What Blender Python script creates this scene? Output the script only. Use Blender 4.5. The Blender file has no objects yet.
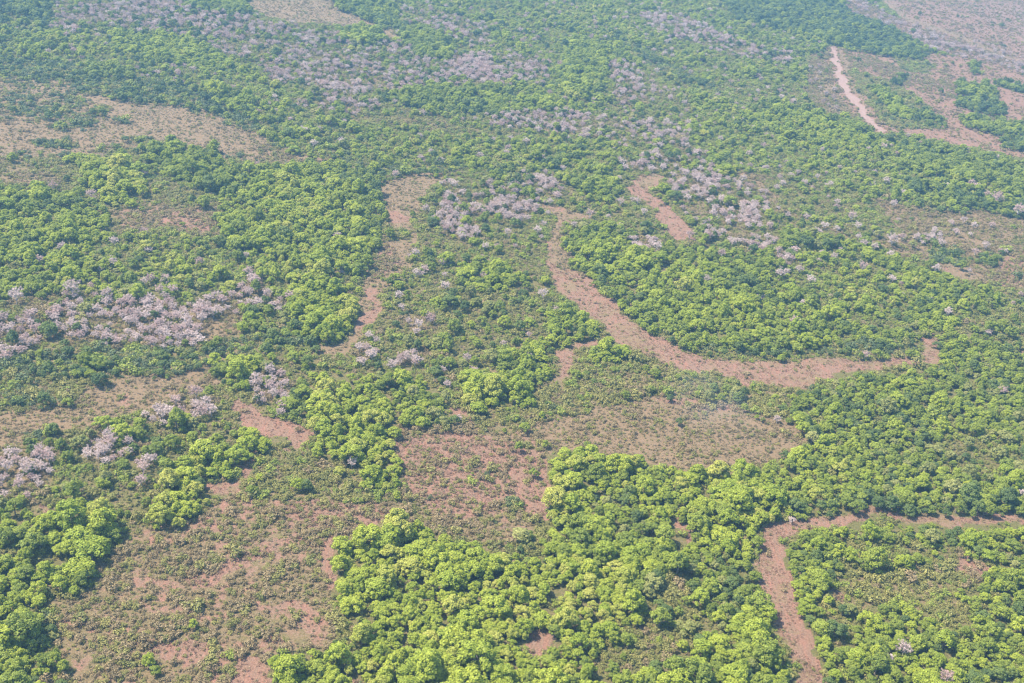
import bpy, math
import numpy as np
from mathutils import Matrix, Vector

S = bpy.context.scene
COL = S.collection
W, H = 1024, 683
FPX = 1180.0
PITCH, ROLL, ALT = 27.0, 7.0, 300.0
rng = np.random.default_rng(11)

# ------------------------------------------------------------------ camera
R = Matrix.Rotation(math.radians(90 - PITCH), 4, 'X') @ Matrix.Rotation(math.radians(ROLL), 4, 'Z')
cam_d = bpy.data.cameras.new('camera')
cam_d.sensor_width = 36.0
cam_d.lens = FPX * 36.0 / W
cam_d.clip_start, cam_d.clip_end = 1.0, 60000.0
cam = bpy.data.objects.new('camera', cam_d)
cam.matrix_world = Matrix.Translation((0, 0, ALT)) @ R
COL.objects.link(cam)
S.camera = cam
RM = np.array(R.to_3x3())
CP = np.array([0, 0, ALT])

def project(P):
    """world points (n,3) -> photo pixels and depth"""
    d = (P - CP) @ RM
    z = -d[:, 2]
    z = np.where(z < 1, 1, z)
    return W / 2 + FPX * d[:, 0] / z, H / 2 - FPX * d[:, 1] / z, z

def ground_at(px, py, z=0.0):
    d = RM @ np.array([(px - W / 2) / FPX, -(py - H / 2) / FPX, -1.0])
    t = (z - ALT) / d[2]
    return CP + d * t

# ------------------------------------------------------------------ noise
def vnoise(x, y, s, seed):
    g = np.random.default_rng(seed).random((256, 256))
    u, v = x / s, y / s
    i, j = np.floor(u).astype(int), np.floor(v).astype(int)
    a, b = u - i, v - j
    a, b = a * a * (3 - 2 * a), b * b * (3 - 2 * b)
    q = lambda m, n: g[m % 256, n % 256]
    return (q(i, j) * (1 - a) + q(i + 1, j) * a) * (1 - b) + (q(i, j + 1) * (1 - a) + q(i + 1, j + 1) * a) * b

def fnoise(x, y, s, seed):
    return (vnoise(x, y, s, seed) * .55 + vnoise(x, y, s * .47, seed + 1) * .3 + vnoise(x, y, s * .21, seed + 2) * .15)

# ------------------------------------------------------------------ land cover
# kind: tree density, tree hues (yellow, lime, green, dark, olive), shrub density,
#       shrub hues (brown, olive, green, dark), bare tree density, soil, dry grass, tree size
K = {
 'mix':     (.24, (.14, .28, .24, .08, .26), 1.3, (.20, .52, .24, .04), .06, .08, .18, .76),
 'mixlime': (.54, (.24, .36, .16, .08, .16), 1.25, (.12, .48, .35, .05), .05, .04, .10, .80),
 'mixolive':(.38, (.06, .24, .26, .10, .34), 1.2, (.20, .54, .22, .04), .003, .06, .14, .85),
 'greymix': (.34, (.10, .24, .22, .18, .26), 1.1, (.34, .44, .14, .08), .30, .10, .35, .80),
 'lime':    (1.0, (.30, .60, .08, .00, .02), .50, (.10, .50, .35, .05), .00, .05, .15, 1.10),
 'limed':   (.98, (.14, .44, .28, .05, .09), .50, (.10, .50, .30, .10), .00, .04, .15, 1.00),
 'green':   (.95, (.02, .25, .50, .21, .02), .50, (.10, .40, .35, .15), .00, .03, .15, 1.00),
 'forest':  (.86, (.10, .34, .32, .10, .14), .80, (.10, .42, .36, .12), .004, .01, .05, .76),
 'olivefor':(.90, (.05, .25, .33, .10, .27), .75, (.12, .50, .30, .08), .003, .02, .06, .74),
 'dark':    (.42, (.00, .05, .28, .57, .10), .95, (.10, .35, .15, .40), .00, .04, .25, .72),
 'teal':    (.90, (.00, .08, .42, .46, .04), .60, (.10, .30, .20, .40), .00, .03, .15, .95),
 'olive':   (.10, (.05, .20, .35, .10, .30), 1.1, (.22, .58, .12, .08), .00, .06, .25, .75),
 'greybrush':(.03, (.0, .10, .25, .35, .30), .72, (.62, .28, .02, .08), .04, .30, .45, .70),
 'brush':   (.004, (.0, .10, .30, .30, .30), 1.4, (.56, .38, .02, .04), .00, .36, .30, .70),
 'brushsoil':(.004, (.0, .10, .30, .30, .30), .85, (.58, .34, .02, .06), .00, .80, .15, .70),
 'savdry':  (.012, (.0, .10, .30, .50, .10), .44, (.30, .30, .06, .34), .00, .15, .85, .70),
 'dry':     (.000, (0, 0, 0, 0, 1), .34, (.65, .30, .01, .04), .00, .10, .90, .70),
 'dryolive':(.000, (0, 0, 0, 0, 1), .75, (.62, .36, .01, .01), .00, .10, .70, .70),
 'soil':    (.000, (0, 0, 0, 0, 1), .04, (.80, .16, .02, .02), .00, 1.0, .00, .70),
 'river':   (.000, (0, 0, 0, 0, 1), .16, (.70, .30, .00, .00), .00, .55, .45, .70),
 'tan':     (.000, (0, 0, 0, 0, 1), .05, (.70, .30, .00, .00), .00, .38, .62, .70),
 'road':    (.000, (0, 0, 0, 0, 1), .00, (1, 0, 0, 0), .00, 1.0, .00, .70),
 'bare':    (.07, (.05, .15, .30, .40, .10), 1.0, (.62, .30, .03, .05), .90, .20, .30, .80),
 'baremix': (.22, (.05, .20, .30, .30, .15), 1.0, (.40, .42, .10, .08), .44, .15, .30, .80),
 'pinkbare':(.02, (.05, .15, .30, .40, .10), .60, (.75, .18, .02, .05), .22, .65, .25, .80),
 'plain':   (.003, (.0, .05, .25, .60, .10), .18, (.66, .22, .02, .10), .00, .62, .40, .70),
 'plaingrass':(.0, (0, 0, 0, 0, 1), .8, (.10, .50, .20, .20), .00, .02, .18, .70),
}
KN = list(K)
Z = [
 # --- the far band along the top, first
 ('mixlime', [(380,0),(1024,0),(1024,40),(900,60),(700,90),(600,60),(480,50),(400,25)]),
 ('mix', [(600,0),(800,0),(800,30),(720,40),(640,20)]),
 ('greymix', [(40,0),(180,0),(256,18),(400,45),(470,50),(512,60),(512,85),(430,85),(400,95),(340,115),(280,112),(220,60),(180,40),(120,28),(50,28)]),
 ('baremix', [(60,0),(170,0),(256,22),(256,50),(205,42),(130,22),(60,16)]),
 ('green', [(165,0),(240,0),(252,10),(236,14),(200,10)]),
 ('mixolive', [(0,0),(55,0),(50,28),(0,40)]),
 ('teal', [(0,0),(40,0),(52,22),(40,30),(20,12),(0,18)]),
 ('mixlime', [(0,32),(50,27),(130,30),(180,36),(256,62),(330,90),(280,115),(230,100),(130,68),(60,66),(0,60)]),
 ('limed', [(110,30),(150,34),(190,40),(230,58),(225,70),(180,62),(120,50)]),
 ('limed', [(205,80),(256,96),(256,122),(235,118),(205,105)]),
 ('dark', [(0,52),(60,62),(130,74),(200,92),(256,118),(262,130),(190,112),(120,98),(80,82),(0,76)]),
 ('green', [(85,60),(130,68),(135,78),(100,76),(80,68)]),
 ('dry', [(245,0),(300,0),(345,10),(392,30),(405,42),(375,34),(330,24),(285,22),(262,16),(250,8)]),
 ('green', [(300,0),(375,0),(402,20),(408,26),(385,27),(345,10)]),
 ('green', [(395,24),(440,26),(457,42),(450,62),(430,60),(405,42)]),
 ('limed', [(335,26),(380,25),(385,40),(360,45),(338,38)]),
 ('bare', [(445,62),(485,54),(508,76),(490,84),(450,74)]),
 ('baremix', [(400,8),(450,12),(490,30),(486,44),(450,40),(420,22)]),
 ('baremix', [(290,98),(330,95),(380,102),(370,112),(300,115)]),
 ('baremix', [(256,60),(330,55),(380,70),(440,75),(430,85),(330,90),(270,80)]),
 ('green', [(430,84),(470,88),(540,86),(600,100),(612,112),(560,112),(480,112),(430,108),(370,95)]),
 ('limed', [(470,92),(540,88),(590,100),(600,110),(520,110),(480,105)]),
 ('mixlime', [(560,30),(620,35),(640,60),(610,60),(606,112),(560,100),(512,95),(512,50)]),
 ('limed', [(565,38),(610,40),(602,100),(560,90),(560,60)]),
 ('baremix', [(512,55),(545,60),(555,78),(520,80)]),
 ('baremix', [(608,60),(640,66),(644,84),(650,106),(632,114),(618,108),(612,85)]),
 ('greymix', [(490,112),(560,108),(620,118),(700,120),(740,135),(700,150),(640,145),(560,138),(490,130)]),
 ('baremix', [(500,112),(560,110),(580,130),(540,138),(500,130)]),
 ('mix', [(640,60),(700,75),(768,95),(830,115),(700,125),(650,115)]),
 ('baremix', [(636,12),(680,12),(742,42),(800,58),(790,66),(735,58),(690,42),(645,26)]),
 ('bare', [(728,45),(755,46),(752,56),(730,54)]),
 ('bare', [(680,22),(700,28),(704,38),(686,34)]),
 ('mixlime', [(640,0),(768,25),(830,62),(800,90),(740,70),(660,40),(620,30)]),
 ('baremix', [(640,12),(682,13),(742,42),(800,54),(790,62),(735,56),(690,42),(645,24)]),
 ('dark', [(600,22),(640,44),(680,68),(725,92),(770,112),(760,116),(700,92),(660,70),(615,38)]),
 ('mixlime', [(690,86),(768,100),(830,112),(900,130),(940,140),(1024,162),(1024,216),(960,206),(900,200),(850,188),(800,178),(740,168),(690,150)]),
 ('limed', [(760,98),(830,112),(890,132),(880,150),(800,140),(750,120)]),
 ('green', [(900,140),(960,150),(1024,170),(1024,200),(960,180),(900,165)]),
 ('teal', [(910,176),(960,190),(1024,206),(1024,216),(960,206),(905,190)]),
 # --- far right plain
 ('plain', [(855,0),(1024,0),(1024,70),(960,34),(900,16)]),
 ('teal', [(995,0),(1024,0),(1024,12)]),
 ('teal', [(700,0),(800,0),(850,10),(890,24),(912,38),(918,48),(890,48),(860,46),(830,44),(790,30),(740,20)]),
 ('pinkbare', [(835,0),(866,2),(900,18),(960,32),(998,46),(1024,66),(1024,78),(985,62),(935,50),(918,44),(895,27),(850,11)]),
 ('tan', [(860,0),(872,0),(908,16),(960,34),(1000,52),(1024,66),(1024,69),(998,55),(955,37),(904,20)]),
 ('plain', [(838,48),(870,52),(920,50),(985,60),(1024,78),(1024,162),(980,150),(940,140),(890,131),(860,95)]),
 ('brushsoil', [(838,48),(862,51),(905,72),(940,78),(945,62),(960,88),(952,100),(922,92),(885,76),(848,66)]),
 ('plaingrass', [(890,54),(920,58),(935,68),(930,74),(902,70)]),
 ('teal', [(846,47),(890,46),(918,48),(935,52),(920,58),(880,54)]),
 ('olive', [(850,70),(885,78),(915,95),(945,122),(935,128),(895,130),(875,112),(858,88)]),
 ('limed', [(868,86),(885,88),(905,105),(920,118),(905,120),(885,104)]),
 ('teal', [(905,108),(925,112),(946,120),(942,126),(915,122)]),
 ('teal', [(955,95),(985,100),(1008,108),(1008,116),(985,112),(956,104)]),
 ('green', [(957,82),(985,86),(1000,96),(985,98),(957,92)]),
 ('green', [(960,116),(1000,118),(1024,126),(1024,138),(985,130),(962,124)]),
 ('teal', [(995,78),(1024,88),(1024,97),(1000,88)]),
 ('teal', [(1000,134),(1024,142),(1024,152),(1002,146)]),
 ('soil', [(998,86),(1024,100),(1024,114),(1006,104)]),
 ('soil', [(932,132),(958,137),(978,146),(948,144)]),
 ('teal', [(900,72),(908,76),(905,84),(892,84),(896,76)]),
 ('teal', [(970,60),(979,64),(979,74),(972,72)]),
 ('greybrush', [(812,50),(828,52),(834,78),(846,100),(862,118),(830,116),(806,92)]),
 ('brushsoil', [(826,46),(840,46),(847,66),(858,89),(872,110),(892,134),(878,136),(858,118),(840,96),(829,74)]),
 ('road', [(830,46),(835,46),(841,67),(852,89),(868,113),(887,132),(881,133),(862,117),(846,94),(835,74)]),
 ('tan', [(837,47),(845,52),(852,74),(860,92),(874,114),(870,114),(855,90),(844,68)]),
 # --- right of the centre
 ('greybrush', [(720,168),(800,182),(850,192),(900,203),(960,208),(1024,218),(1024,250),(1000,258),(985,285),(940,268),(900,256),(870,242),(830,232),(790,218),(760,200)]),
 ('mix', [(768,165),(850,190),(880,205),(900,235),(860,238),(810,222),(775,205)]),
 ('baremix', [(910,238),(925,226),(945,230),(940,244),(915,246)]),
 ('dark', [(925,245),(960,250),(975,262),(960,270),(930,258)]),
 ('tan', [(935,260),(955,266),(980,276),(972,280),(940,268)]),
 ('teal', [(980,255),(1004,250),(1006,258),(990,264),(982,262)]),
 ('brushsoil', [(998,262),(1008,254),(1024,252),(1024,292),(1006,286),(990,280),(985,272)]),
 ('mixlime', [(440,118),(560,135),(640,145),(700,152),(740,168),(720,185),(640,170),(560,180),(480,165),(380,150)]),
 ('mixlime', [(256,118),(300,108),(340,116),(400,122),(512,130),(600,150),(620,168),(500,172),(400,166),(350,165),(300,152),(256,142)]),
 ('olive', [(300,108),(420,118),(520,132),(520,138),(420,128),(310,116)]),
 ('dark', [(320,160),(345,152),(360,165),(440,160),(445,170),(380,175),(330,168)]),
 ('baremix', [(612,158),(640,150),(705,150),(705,164),(660,170),(618,168)]),
 ('baremix', [(440,176),(475,185),(545,170),(570,178),(560,195),(538,208),(520,224),(490,218),(475,245),(445,240),(436,200)]),
 ('bare', [(484,200),(512,194),(538,206),(530,216),(515,222),(492,214)]),
 ('bare', [(524,170),(552,175),(550,190),(530,190)]),
 ('bare', [(438,195),(450,196),(456,215),(474,230),(472,240),(446,232),(436,212)]),
 ('mix', [(560,180),(630,178),(650,215),(660,240),(610,225),(585,212),(560,205)]),
 ('green', [(570,175),(600,172),(620,185),(610,200),(580,195)]),
 ('baremix', [(672,172),(700,168),(745,180),(768,205),(775,245),(750,250),(712,235),(690,215),(668,190)]),
 ('bare', [(694,178),(716,176),(712,196),(692,196)]),
 ('bare', [(738,196),(760,205),(762,226),(742,222)]),
 ('bare', [(706,205),(735,210),(730,218),(706,214)]),
 # --- wood right of the dry river
 ('forest', [(560,232),(600,222),(650,236),(700,246),(760,252),(790,226),(850,240),(905,262),(950,274),(1000,294),(1024,302),(1024,352),(940,350),(915,358),(850,352),(800,354),(740,352),(690,346),(645,328),(605,294),(575,262)]),
 ('limed', [(575,245),(640,250),(720,280),(760,310),(700,330),(660,310),(620,285),(580,262)]),
 ('mixlime', [(780,240),(850,250),(920,280),(900,330),(800,320),(770,280)]),
 ('dark', [(690,338),(740,345),(800,345),(850,342),(915,340),(915,356),(850,352),(800,354),(740,353),(695,348)]),
 ('bare', [(777,250),(795,250),(795,262),(778,262)]),
 ('bare', [(630,236),(655,236),(660,250),(640,248)]),
 ('mixolive', [(940,300),(1024,310),(1024,345),(960,340)]),
 ('greybrush', [(975,355),(1024,345),(1024,375),(985,372)]),
 # --- lower right forest
 ('olivefor', [(768,378),(800,362),(845,364),(925,366),(935,350),(1024,352),(1024,518),(960,517),(870,507),(830,512),(790,515),(740,500),(760,470),(800,452),(815,438),(795,428),(778,404)]),
 ('forest', [(772,375),(795,365),(815,372),(830,395),(850,400),(840,425),(815,430),(790,420),(775,395)]),
 ('forest', [(840,365),(930,368),(960,400),(900,420),(850,400)]),
 ('forest', [(740,470),(800,455),(880,460),(880,500),(820,510),(760,505)]),
 ('teal', [(790,495),(850,490),(940,500),(1024,502),(1024,517),(940,516),(870,508),(795,513)]),
 ('mixolive', [(950,430),(1024,440),(1024,480),(970,478),(930,460)]),
 # --- upper left
 ('savdry', [(0,76),(70,80),(95,92),(130,100),(180,104),(205,110),(256,130),(285,150),(290,164),(250,160),(200,156),(150,143),(120,152),(60,160),(0,156)]),
 ('dry', [(95,95),(130,102),(180,108),(220,122),(256,134),(282,156),(250,154),(200,150),(150,142),(110,146),(70,150),(40,150),(60,136),(100,128)]),
 ('dry', [(0,120),(50,122),(70,150),(30,152),(0,148)]),
 ('dark', [(96,106),(112,106),(112,114),(98,113)]), ('dark', [(112,116),(124,116),(124,123),(113,122)]),
 ('dark', [(124,135),(145,137),(146,144),(126,141)]), ('dark', [(40,107),(70,103),(66,114),(42,117)]),
 ('dark', [(50,122),(92,118),(92,125),(60,130)]), ('dark', [(30,140),(78,141),(70,148),(36,146)]),
 ('brush', [(256,146),(300,152),(335,160),(330,168),(290,166),(262,160)]),
 ('olive', [(0,156),(60,158),(75,165),(85,190),(60,188),(30,184),(0,192)]),
 ('brush', [(8,172),(50,170),(62,182),(30,184),(5,186)]),
 ('olive', [(105,200),(150,182),(220,185),(262,180),(262,216),(240,230),(150,232),(112,236)]),
 ('brush', [(112,212),(150,206),(200,208),(245,205),(262,218),(250,232),(190,237),(150,230),(118,232)]),
 ('brushsoil', [(160,216),(205,208),(238,215),(232,226),(195,232),(170,224)]),
 ('green', [(147,148),(175,143),(215,149),(228,162),(218,176),(196,178),(164,174),(148,162)]),
 ('lime', [(70,158),(90,151),(120,157),(143,172),(152,190),(128,206),(104,200),(86,180)]),
 ('green', [(195,170),(220,168),(236,178),(225,192),(205,188)]),
 ('limed', [(0,196),(30,184),(60,190),(84,198),(102,214),(110,236),(88,242),(60,240),(34,258),(0,252)]),
 ('olive', [(0,252),(30,258),(40,262),(20,276),(0,280)]),
 ('mixlime', [(112,238),(150,229),(190,234),(230,250),(256,238),(300,262),(345,285),(330,302),(256,302),(200,306),(150,310),(120,302),(60,292),(0,298),(0,276),(44,256)]),
 ('limed', [(0,272),(40,260),(90,250),(100,270),(60,288),(0,292)]),
 ('limed', [(226,166),(262,166),(330,160),(372,168),(388,190),(387,212),(376,240),(372,262),(354,284),(345,262),(300,266),(256,250),(226,242),(214,214),(222,186)]),
 ('lime', [(256,176),(300,172),(330,195),(345,215),(330,236),(290,232),(262,212)]),
 ('green', [(345,165),(380,168),(388,200),(376,240),(362,232),(360,200),(345,190)]),
 ('lime', [(298,278),(325,266),(345,288),(356,306),(350,328),(320,340),(290,336),(284,310)]),
 ('olive', [(330,288),(352,286),(352,300),(340,300)]),
 # --- pale leafless belt
 ('baremix', [(0,298),(25,296),(60,288),(120,296),(110,300),(60,305),(0,308)]),
 ('bare', [(0,324),(25,312),(50,298),(88,308),(105,300),(150,298),(180,304),(205,292),(240,290),(244,272),(262,275),(265,290),(292,296),(288,312),(268,326),(240,330),(200,345),(130,350),(60,336),(20,352),(0,366)]),
 ('baremix', [(40,300),(60,298),(70,325),(62,340),(40,330)]),
 ('greybrush', [(196,322),(238,318),(240,336),(205,342)]),
 ('mixolive', [(235,312),(290,310),(300,330),(262,338),(240,332)]),
 ('dark', [(0,360),(60,347),(130,353),(200,350),(245,336),(310,340),(335,345),(310,356),(270,352),(240,356),(200,366),(150,374),(100,372),(50,374),(0,378)]),
 ('green', [(72,352),(96,350),(98,370),(74,372)]),
 ('olive', [(0,374),(112,374),(106,400),(80,410),(0,426)]),
 ('dark', [(5,378),(40,380),(62,396),(60,408),(20,408),(2,398)]),
 ('dryolive', [(60,405),(104,384),(122,372),(162,374),(215,354),(238,354),(215,372),(222,388),(190,396),(165,405),(130,412),(90,424),(60,434),(20,448),(0,454),(0,420)]),
 ('dry', [(104,384),(122,373),(162,374),(215,356),(232,356),(212,372),(190,384),(150,386),(120,380)]),
 ('tan', [(106,388),(140,386),(142,402),(112,410)]),
 ('dark', [(20,432),(50,428),(54,444),(25,448)]),
 ('mixolive', [(0,450),(60,432),(130,412),(240,390),(262,400),(256,440),(240,470),(170,500),(140,520),(85,545),(60,560),(0,560)]),
 ('limed', [(214,360),(236,355),(260,358),(262,374),(258,382),(240,390),(224,382)]),
 ('mix', [(256,350),(300,345),(330,352),(345,372),(316,380),(312,402),(304,420),(286,414),(262,402),(282,398),(296,384)]),
 ('green', [(282,382),(312,380),(312,402),(304,418),(286,412)]),
 ('bare', [(246,386),(262,372),(276,364),(292,378),(290,390),(266,398),(248,396)]),
 ('bare', [(140,414),(158,402),(178,398),(200,400),(224,400),(222,412),(200,420),(172,420),(160,428),(140,430)]),
 ('bare', [(78,446),(90,438),(92,422),(104,424),(116,448),(130,440),(132,452),(116,460),(84,458)]),
 ('bare', [(134,446),(155,446),(156,462),(140,468)]),
 ('bare', [(180,452),(192,438),(212,438),(212,450),(198,460)]),
 ('bare', [(0,468),(10,447),(30,446),(52,452),(56,474),(44,486),(28,500),(0,494)]),
 ('green', [(116,414),(134,418),(138,438),(120,442)]),
 ('lime', [(241,426),(258,418),(272,424),(275,444),(258,454),(243,448)]),
 ('lime', [(205,446),(230,450),(237,464),(228,474),(206,478),(194,490),(206,508),(190,518),(164,515),(160,498),(172,484),(180,464)]),
 ('soil', [(232,398),(252,402),(280,416),(300,424),(312,430),(308,446),(292,452),(276,440),(256,424),(236,408)]),
 ('soil', [(228,470),(250,455),(262,452),(250,466),(235,476)]),
 ('river', [(205,484),(235,476),(240,484),(215,494)]),
 ('lime', [(68,502),(88,494),(106,506),(112,530),(102,548),(84,545),(74,526)]),
 ('limed', [(0,524),(30,516),(68,520),(84,540),(70,548),(45,546),(20,542),(0,548)]),
 ('limed', [(40,566),(60,560),(86,564),(90,580),(66,590),(45,586)]),
 ('river', [(45,500),(66,508),(62,516),(40,512)]),
 # --- brown scrub field, lower left
 ('brush', [(60,552),(90,550),(112,546),(150,522),(212,514),(242,472),(256,455),(300,455),(330,462),(365,484),(402,496),(412,524),(335,540),(330,580),(350,602),(345,622),(330,642),(280,652),(262,683),(70,683),(74,650),(56,606),(92,580)]),
 ('olive', [(256,455),(320,458),(380,490),(400,498),(330,505),(250,495),(235,480)]),
 ('brushsoil', [(195,590),(190,575),(225,560),(262,548),(330,530),(330,545),(270,552),(230,572),(215,590)]),
 ('brushsoil', [(140,640),(152,632),(182,640),(205,654),(190,668),(155,662)]),
 ('brushsoil', [(262,510),(330,500),(400,510),(440,530),(420,535),(360,530),(330,545),(300,530)]),
 ('soil', [(314,540),(322,542),(330,568),(332,592),(326,592),(318,566)]),
 ('soil', [(240,668),(262,662),(282,672),(262,683),(236,683)]),
 ('limed', [(0,562),(26,560),(36,590),(52,608),(56,628),(36,640),(66,648),(74,664),(50,676),(0,683)]),
 ('dark', [(40,596),(56,610),(60,630),(46,640),(38,620)]),
 ('limed', [(30,648),(60,640),(72,652),(70,668),(34,668)]),
 # --- centre
 ('mix', [(445,240),(545,225),(548,275),(598,325),(592,345),(520,360),(440,378),(360,372),(380,330),(392,290),(412,262)]),
 ('mixolive', [(400,330),(470,270),(530,270),(545,310),(480,350),(420,370)]),
 ('limed', [(455,265),(500,262),(525,278),(500,290),(460,286)]),
 ('limed', [(540,310),(592,310),(600,335),(570,345),(545,330)]),
 ('dry', [(378,182),(410,172),(445,172),(436,182),(420,196),(412,225),(418,240),(405,265),(398,276),(388,290),(378,322),(365,336),(345,354),(310,356),(318,348),(345,340),(354,325),(357,295),(370,275),(378,245),(388,220)]),
 ('brushsoil', [(372,262),(385,240),(402,262),(392,276),(375,280)]),
 ('soil', [(388,212),(408,214),(410,224),(390,224)]),
 ('soil', [(360,290),(378,292),(380,318),(362,330),(352,322),(372,306)]),
 ('olive', [(385,226),(412,230),(410,242),(384,240)]),
 ('green', [(384,278),(408,276),(412,292),(390,292)]),
 ('mixlime', [(425,255),(445,250),(450,262),(428,266)]),
 ('bare', [(397,318),(436,316),(440,330),(404,330)]),
 ('bare', [(358,344),(378,346),(376,364),(360,364)]),
 ('bare', [(400,350),(428,343),(432,356),(405,366),(392,366)]),
 ('lime', [(311,402),(324,378),(345,378),(372,396),(386,402),(393,430),(390,478),(372,476),(350,460),(322,456),(311,432)]),
 ('limed', [(346,378),(400,374),(440,394),(450,418),(430,434),(404,430),(388,408),(370,398)]),
 ('lime', [(460,380),(494,376),(500,394),(490,410),(466,406)]),
 ('limed', [(494,368),(520,355),(550,350),(562,372),(550,394),(530,404),(508,400)]),
 ('lime', [(524,340),(548,336),(552,350),(530,356)]),
 ('olive', [(550,360),(600,348),(640,360),(690,376),(740,388),(792,388),(792,424),(740,408),(700,402),(640,400),(580,410),(540,414),(500,420),(500,408),(545,402)]),
 ('river', [(556,348),(600,338),(600,346),(580,352),(572,366),(560,384),(552,384),(562,362)]),
 ('brush', [(394,430),(450,418),(500,414),(540,416),(600,430),(610,455),(552,460),(548,530),(530,556),(480,548),(420,522),(392,484)]),
 ('brushsoil', [(392,444),(440,432),(520,446),(545,466),(546,520),(500,512),(470,520),(430,510),(396,480)]),
 ('soil', [(447,404),(470,410),(540,414),(585,420),(540,425),(470,418),(448,412)]),
 ('soil', [(541,462),(550,462),(550,525),(544,528),(538,500)]),
 ('dryolive', [(530,420),(600,408),(660,396),(720,404),(780,424),(812,432),(794,456),(745,470),(690,472),(640,464),(600,456),(550,448)]),
 ('olive', [(462,404),(500,410),(545,404),(560,412),(520,430),(470,425)]),
 # --- dry rivers
 ('river', [(543,205),(565,210),(592,218),(562,224),(560,242),(572,266),(602,290),(628,318),(658,338),(700,355),(760,361),(800,361),(850,359),(918,358),(925,366),(880,369),(842,373),(812,386),(770,388),(720,380),(680,371),(640,352),(600,326),(570,302),(550,277),(546,245),(555,222)]),
 ('dryolive', [(546,228),(562,226),(562,245),(575,266),(566,270),(552,256)]),
 ('tan', [(540,204),(565,208),(590,216),(584,222),(552,218)]),
 ('river', [(920,338),(933,334),(937,362),(924,366)]),
 ('soil', [(628,178),(650,173),(672,176),(652,190),(666,204),(686,220),(698,240),(684,242),(668,232),(654,211),(640,200),(627,188)]),
 ('tan', [(632,180),(652,174),(672,177),(650,188),(640,190)]),
 ('lime', [(594,348),(604,343),(628,344),(636,354),(628,360),(604,362)]),
 ('mixolive', [(695,382),(720,376),(748,384),(744,400),(714,404),(700,396)]),
 ('brushsoil', [(655,398),(700,400),(745,406),(738,412),(690,412)]),
 # --- big forest at the bottom
 ('limed', [(548,470),(556,455),(612,455),(690,470),(760,472),(792,508),(766,526),(760,560),(762,602),(768,642),(792,683),(268,683),(282,654),(320,646),(350,640),(346,612),(331,590),(331,548),(370,536),(400,524),(450,540),(500,560),(536,556),(548,530)]),
 ('lime', [(331,548),(370,536),(400,524),(450,540),(520,562),(600,560),(640,540),(640,600),(600,640),(545,628),(520,660),(400,683),(330,683),(352,642),(346,612),(331,590)]),
 ('lime', [(550,458),(585,456),(585,500),(560,520),(548,500)]),
 ('limed', [(265,683),(278,656),(320,646),(335,683)]),
 ('mixolive', [(600,632),(650,600),(680,572),(735,590),(735,640),(690,665),(640,668),(590,660)]),
 ('olive', [(655,585),(690,575),(715,590),(700,608),(665,602)]),
 ('olivefor', [(600,480),(640,486),(650,520),(610,530),(596,505)]),
 ('olivefor', [(690,540),(760,560),(740,620),(690,600)]),
 ('olive', [(352,606),(380,604),(378,612),(356,616)]),
 ('olive', [(333,620),(352,600),(354,640),(330,646)]),
 ('mixolive', [(500,548),(545,520),(560,540),(540,562)]),
 ('soil', [(524,636),(545,626),(552,634),(546,660),(534,656)]),
 ('soil', [(668,522),(684,522),(692,536),(682,540)]),
 ('soil', [(628,626),(640,628),(642,636),(630,636)]),
 ('soil', [(344,675),(360,676),(360,683),(346,683)]),
 # --- lower right
 ('mixolive', [(790,528),(830,520),(1024,522),(1024,683),(826,683),(812,642),(796,610),(786,574)]),
 ('forest', [(788,532),(830,522),(845,530),(840,552),(830,580),(818,600),(826,640),(850,683),(826,683),(812,642),(796,610),(786,574)]),
 ('forest', [(840,520),(940,518),(1024,522),(1024,545),(940,540),(850,538)]),
 ('olive', [(848,548),(900,542),(958,548),(972,596),(945,642),(885,632),(850,600)]),
 ('forest', [(840,620),(900,600),(950,620),(920,683),(850,683)]),
 ('forest', [(985,555),(1024,550),(1024,683),(930,683),(960,640),(990,620)]),
 ('forest', [(955,600),(1012,600),(1018,640),(985,645)]),
 ('olive', [(920,594),(975,604),(970,624),(930,618)]),
 ('mixolive', [(850,550),(950,545),(960,565),(870,570)]),
 ('brushsoil', [(824,585),(846,588),(856,604),(845,612),(830,600)]),
 ('brushsoil', [(966,556),(984,562),(992,590),(976,592),(960,580)]),
 ('river', [(772,524),(800,518),(832,514),(870,510),(920,515),(1024,517),(1024,524),(960,524),(900,520),(870,519),(840,521),(800,528),(787,545),(786,575),(796,610),(813,642),(830,683),(796,683),(786,650),(768,612),(761,580),(762,548),(770,532)]),
 ('soil', [(784,545),(788,575),(798,610),(814,642),(830,683),(822,683),(806,645),(790,612),(782,580),(780,550)]),
]
PAD = 0
yy, xx = np.mgrid[0:H, 0:W]
ZM = np.zeros((H, W), np.int16)
for name, poly in Z:
    p = np.array(poly, float)
    p[:, 0] = np.where(p[:, 0] >= 1022, 1040, np.where(p[:, 0] <= 1, -20, p[:, 0]))
    p[:, 1] = np.where(p[:, 1] >= 681, 700, np.where(p[:, 1] <= 1, -20, p[:, 1]))
    x0, x1 = int(max(0, p[:, 0].min())), int(min(W, p[:, 0].max() + 2))
    y0, y1 = int(max(0, p[:, 1].min())), int(min(H, p[:, 1].max() + 2))
    X, Y = xx[y0:y1, x0:x1] + .5, yy[y0:y1, x0:x1] + .5
    ins = np.zeros(X.shape, bool)
    for a, b in zip(p, np.roll(p, -1, 0)):
        if a[1] == b[1]:
            continue
        c = ((a[1] > Y) != (b[1] > Y)) & (X < (b[0] - a[0]) * (Y - a[1]) / (b[1] - a[1]) + a[0])
        ins ^= c
    ZM[y0:y1, x0:x1][ins] = KN.index(name)

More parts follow.
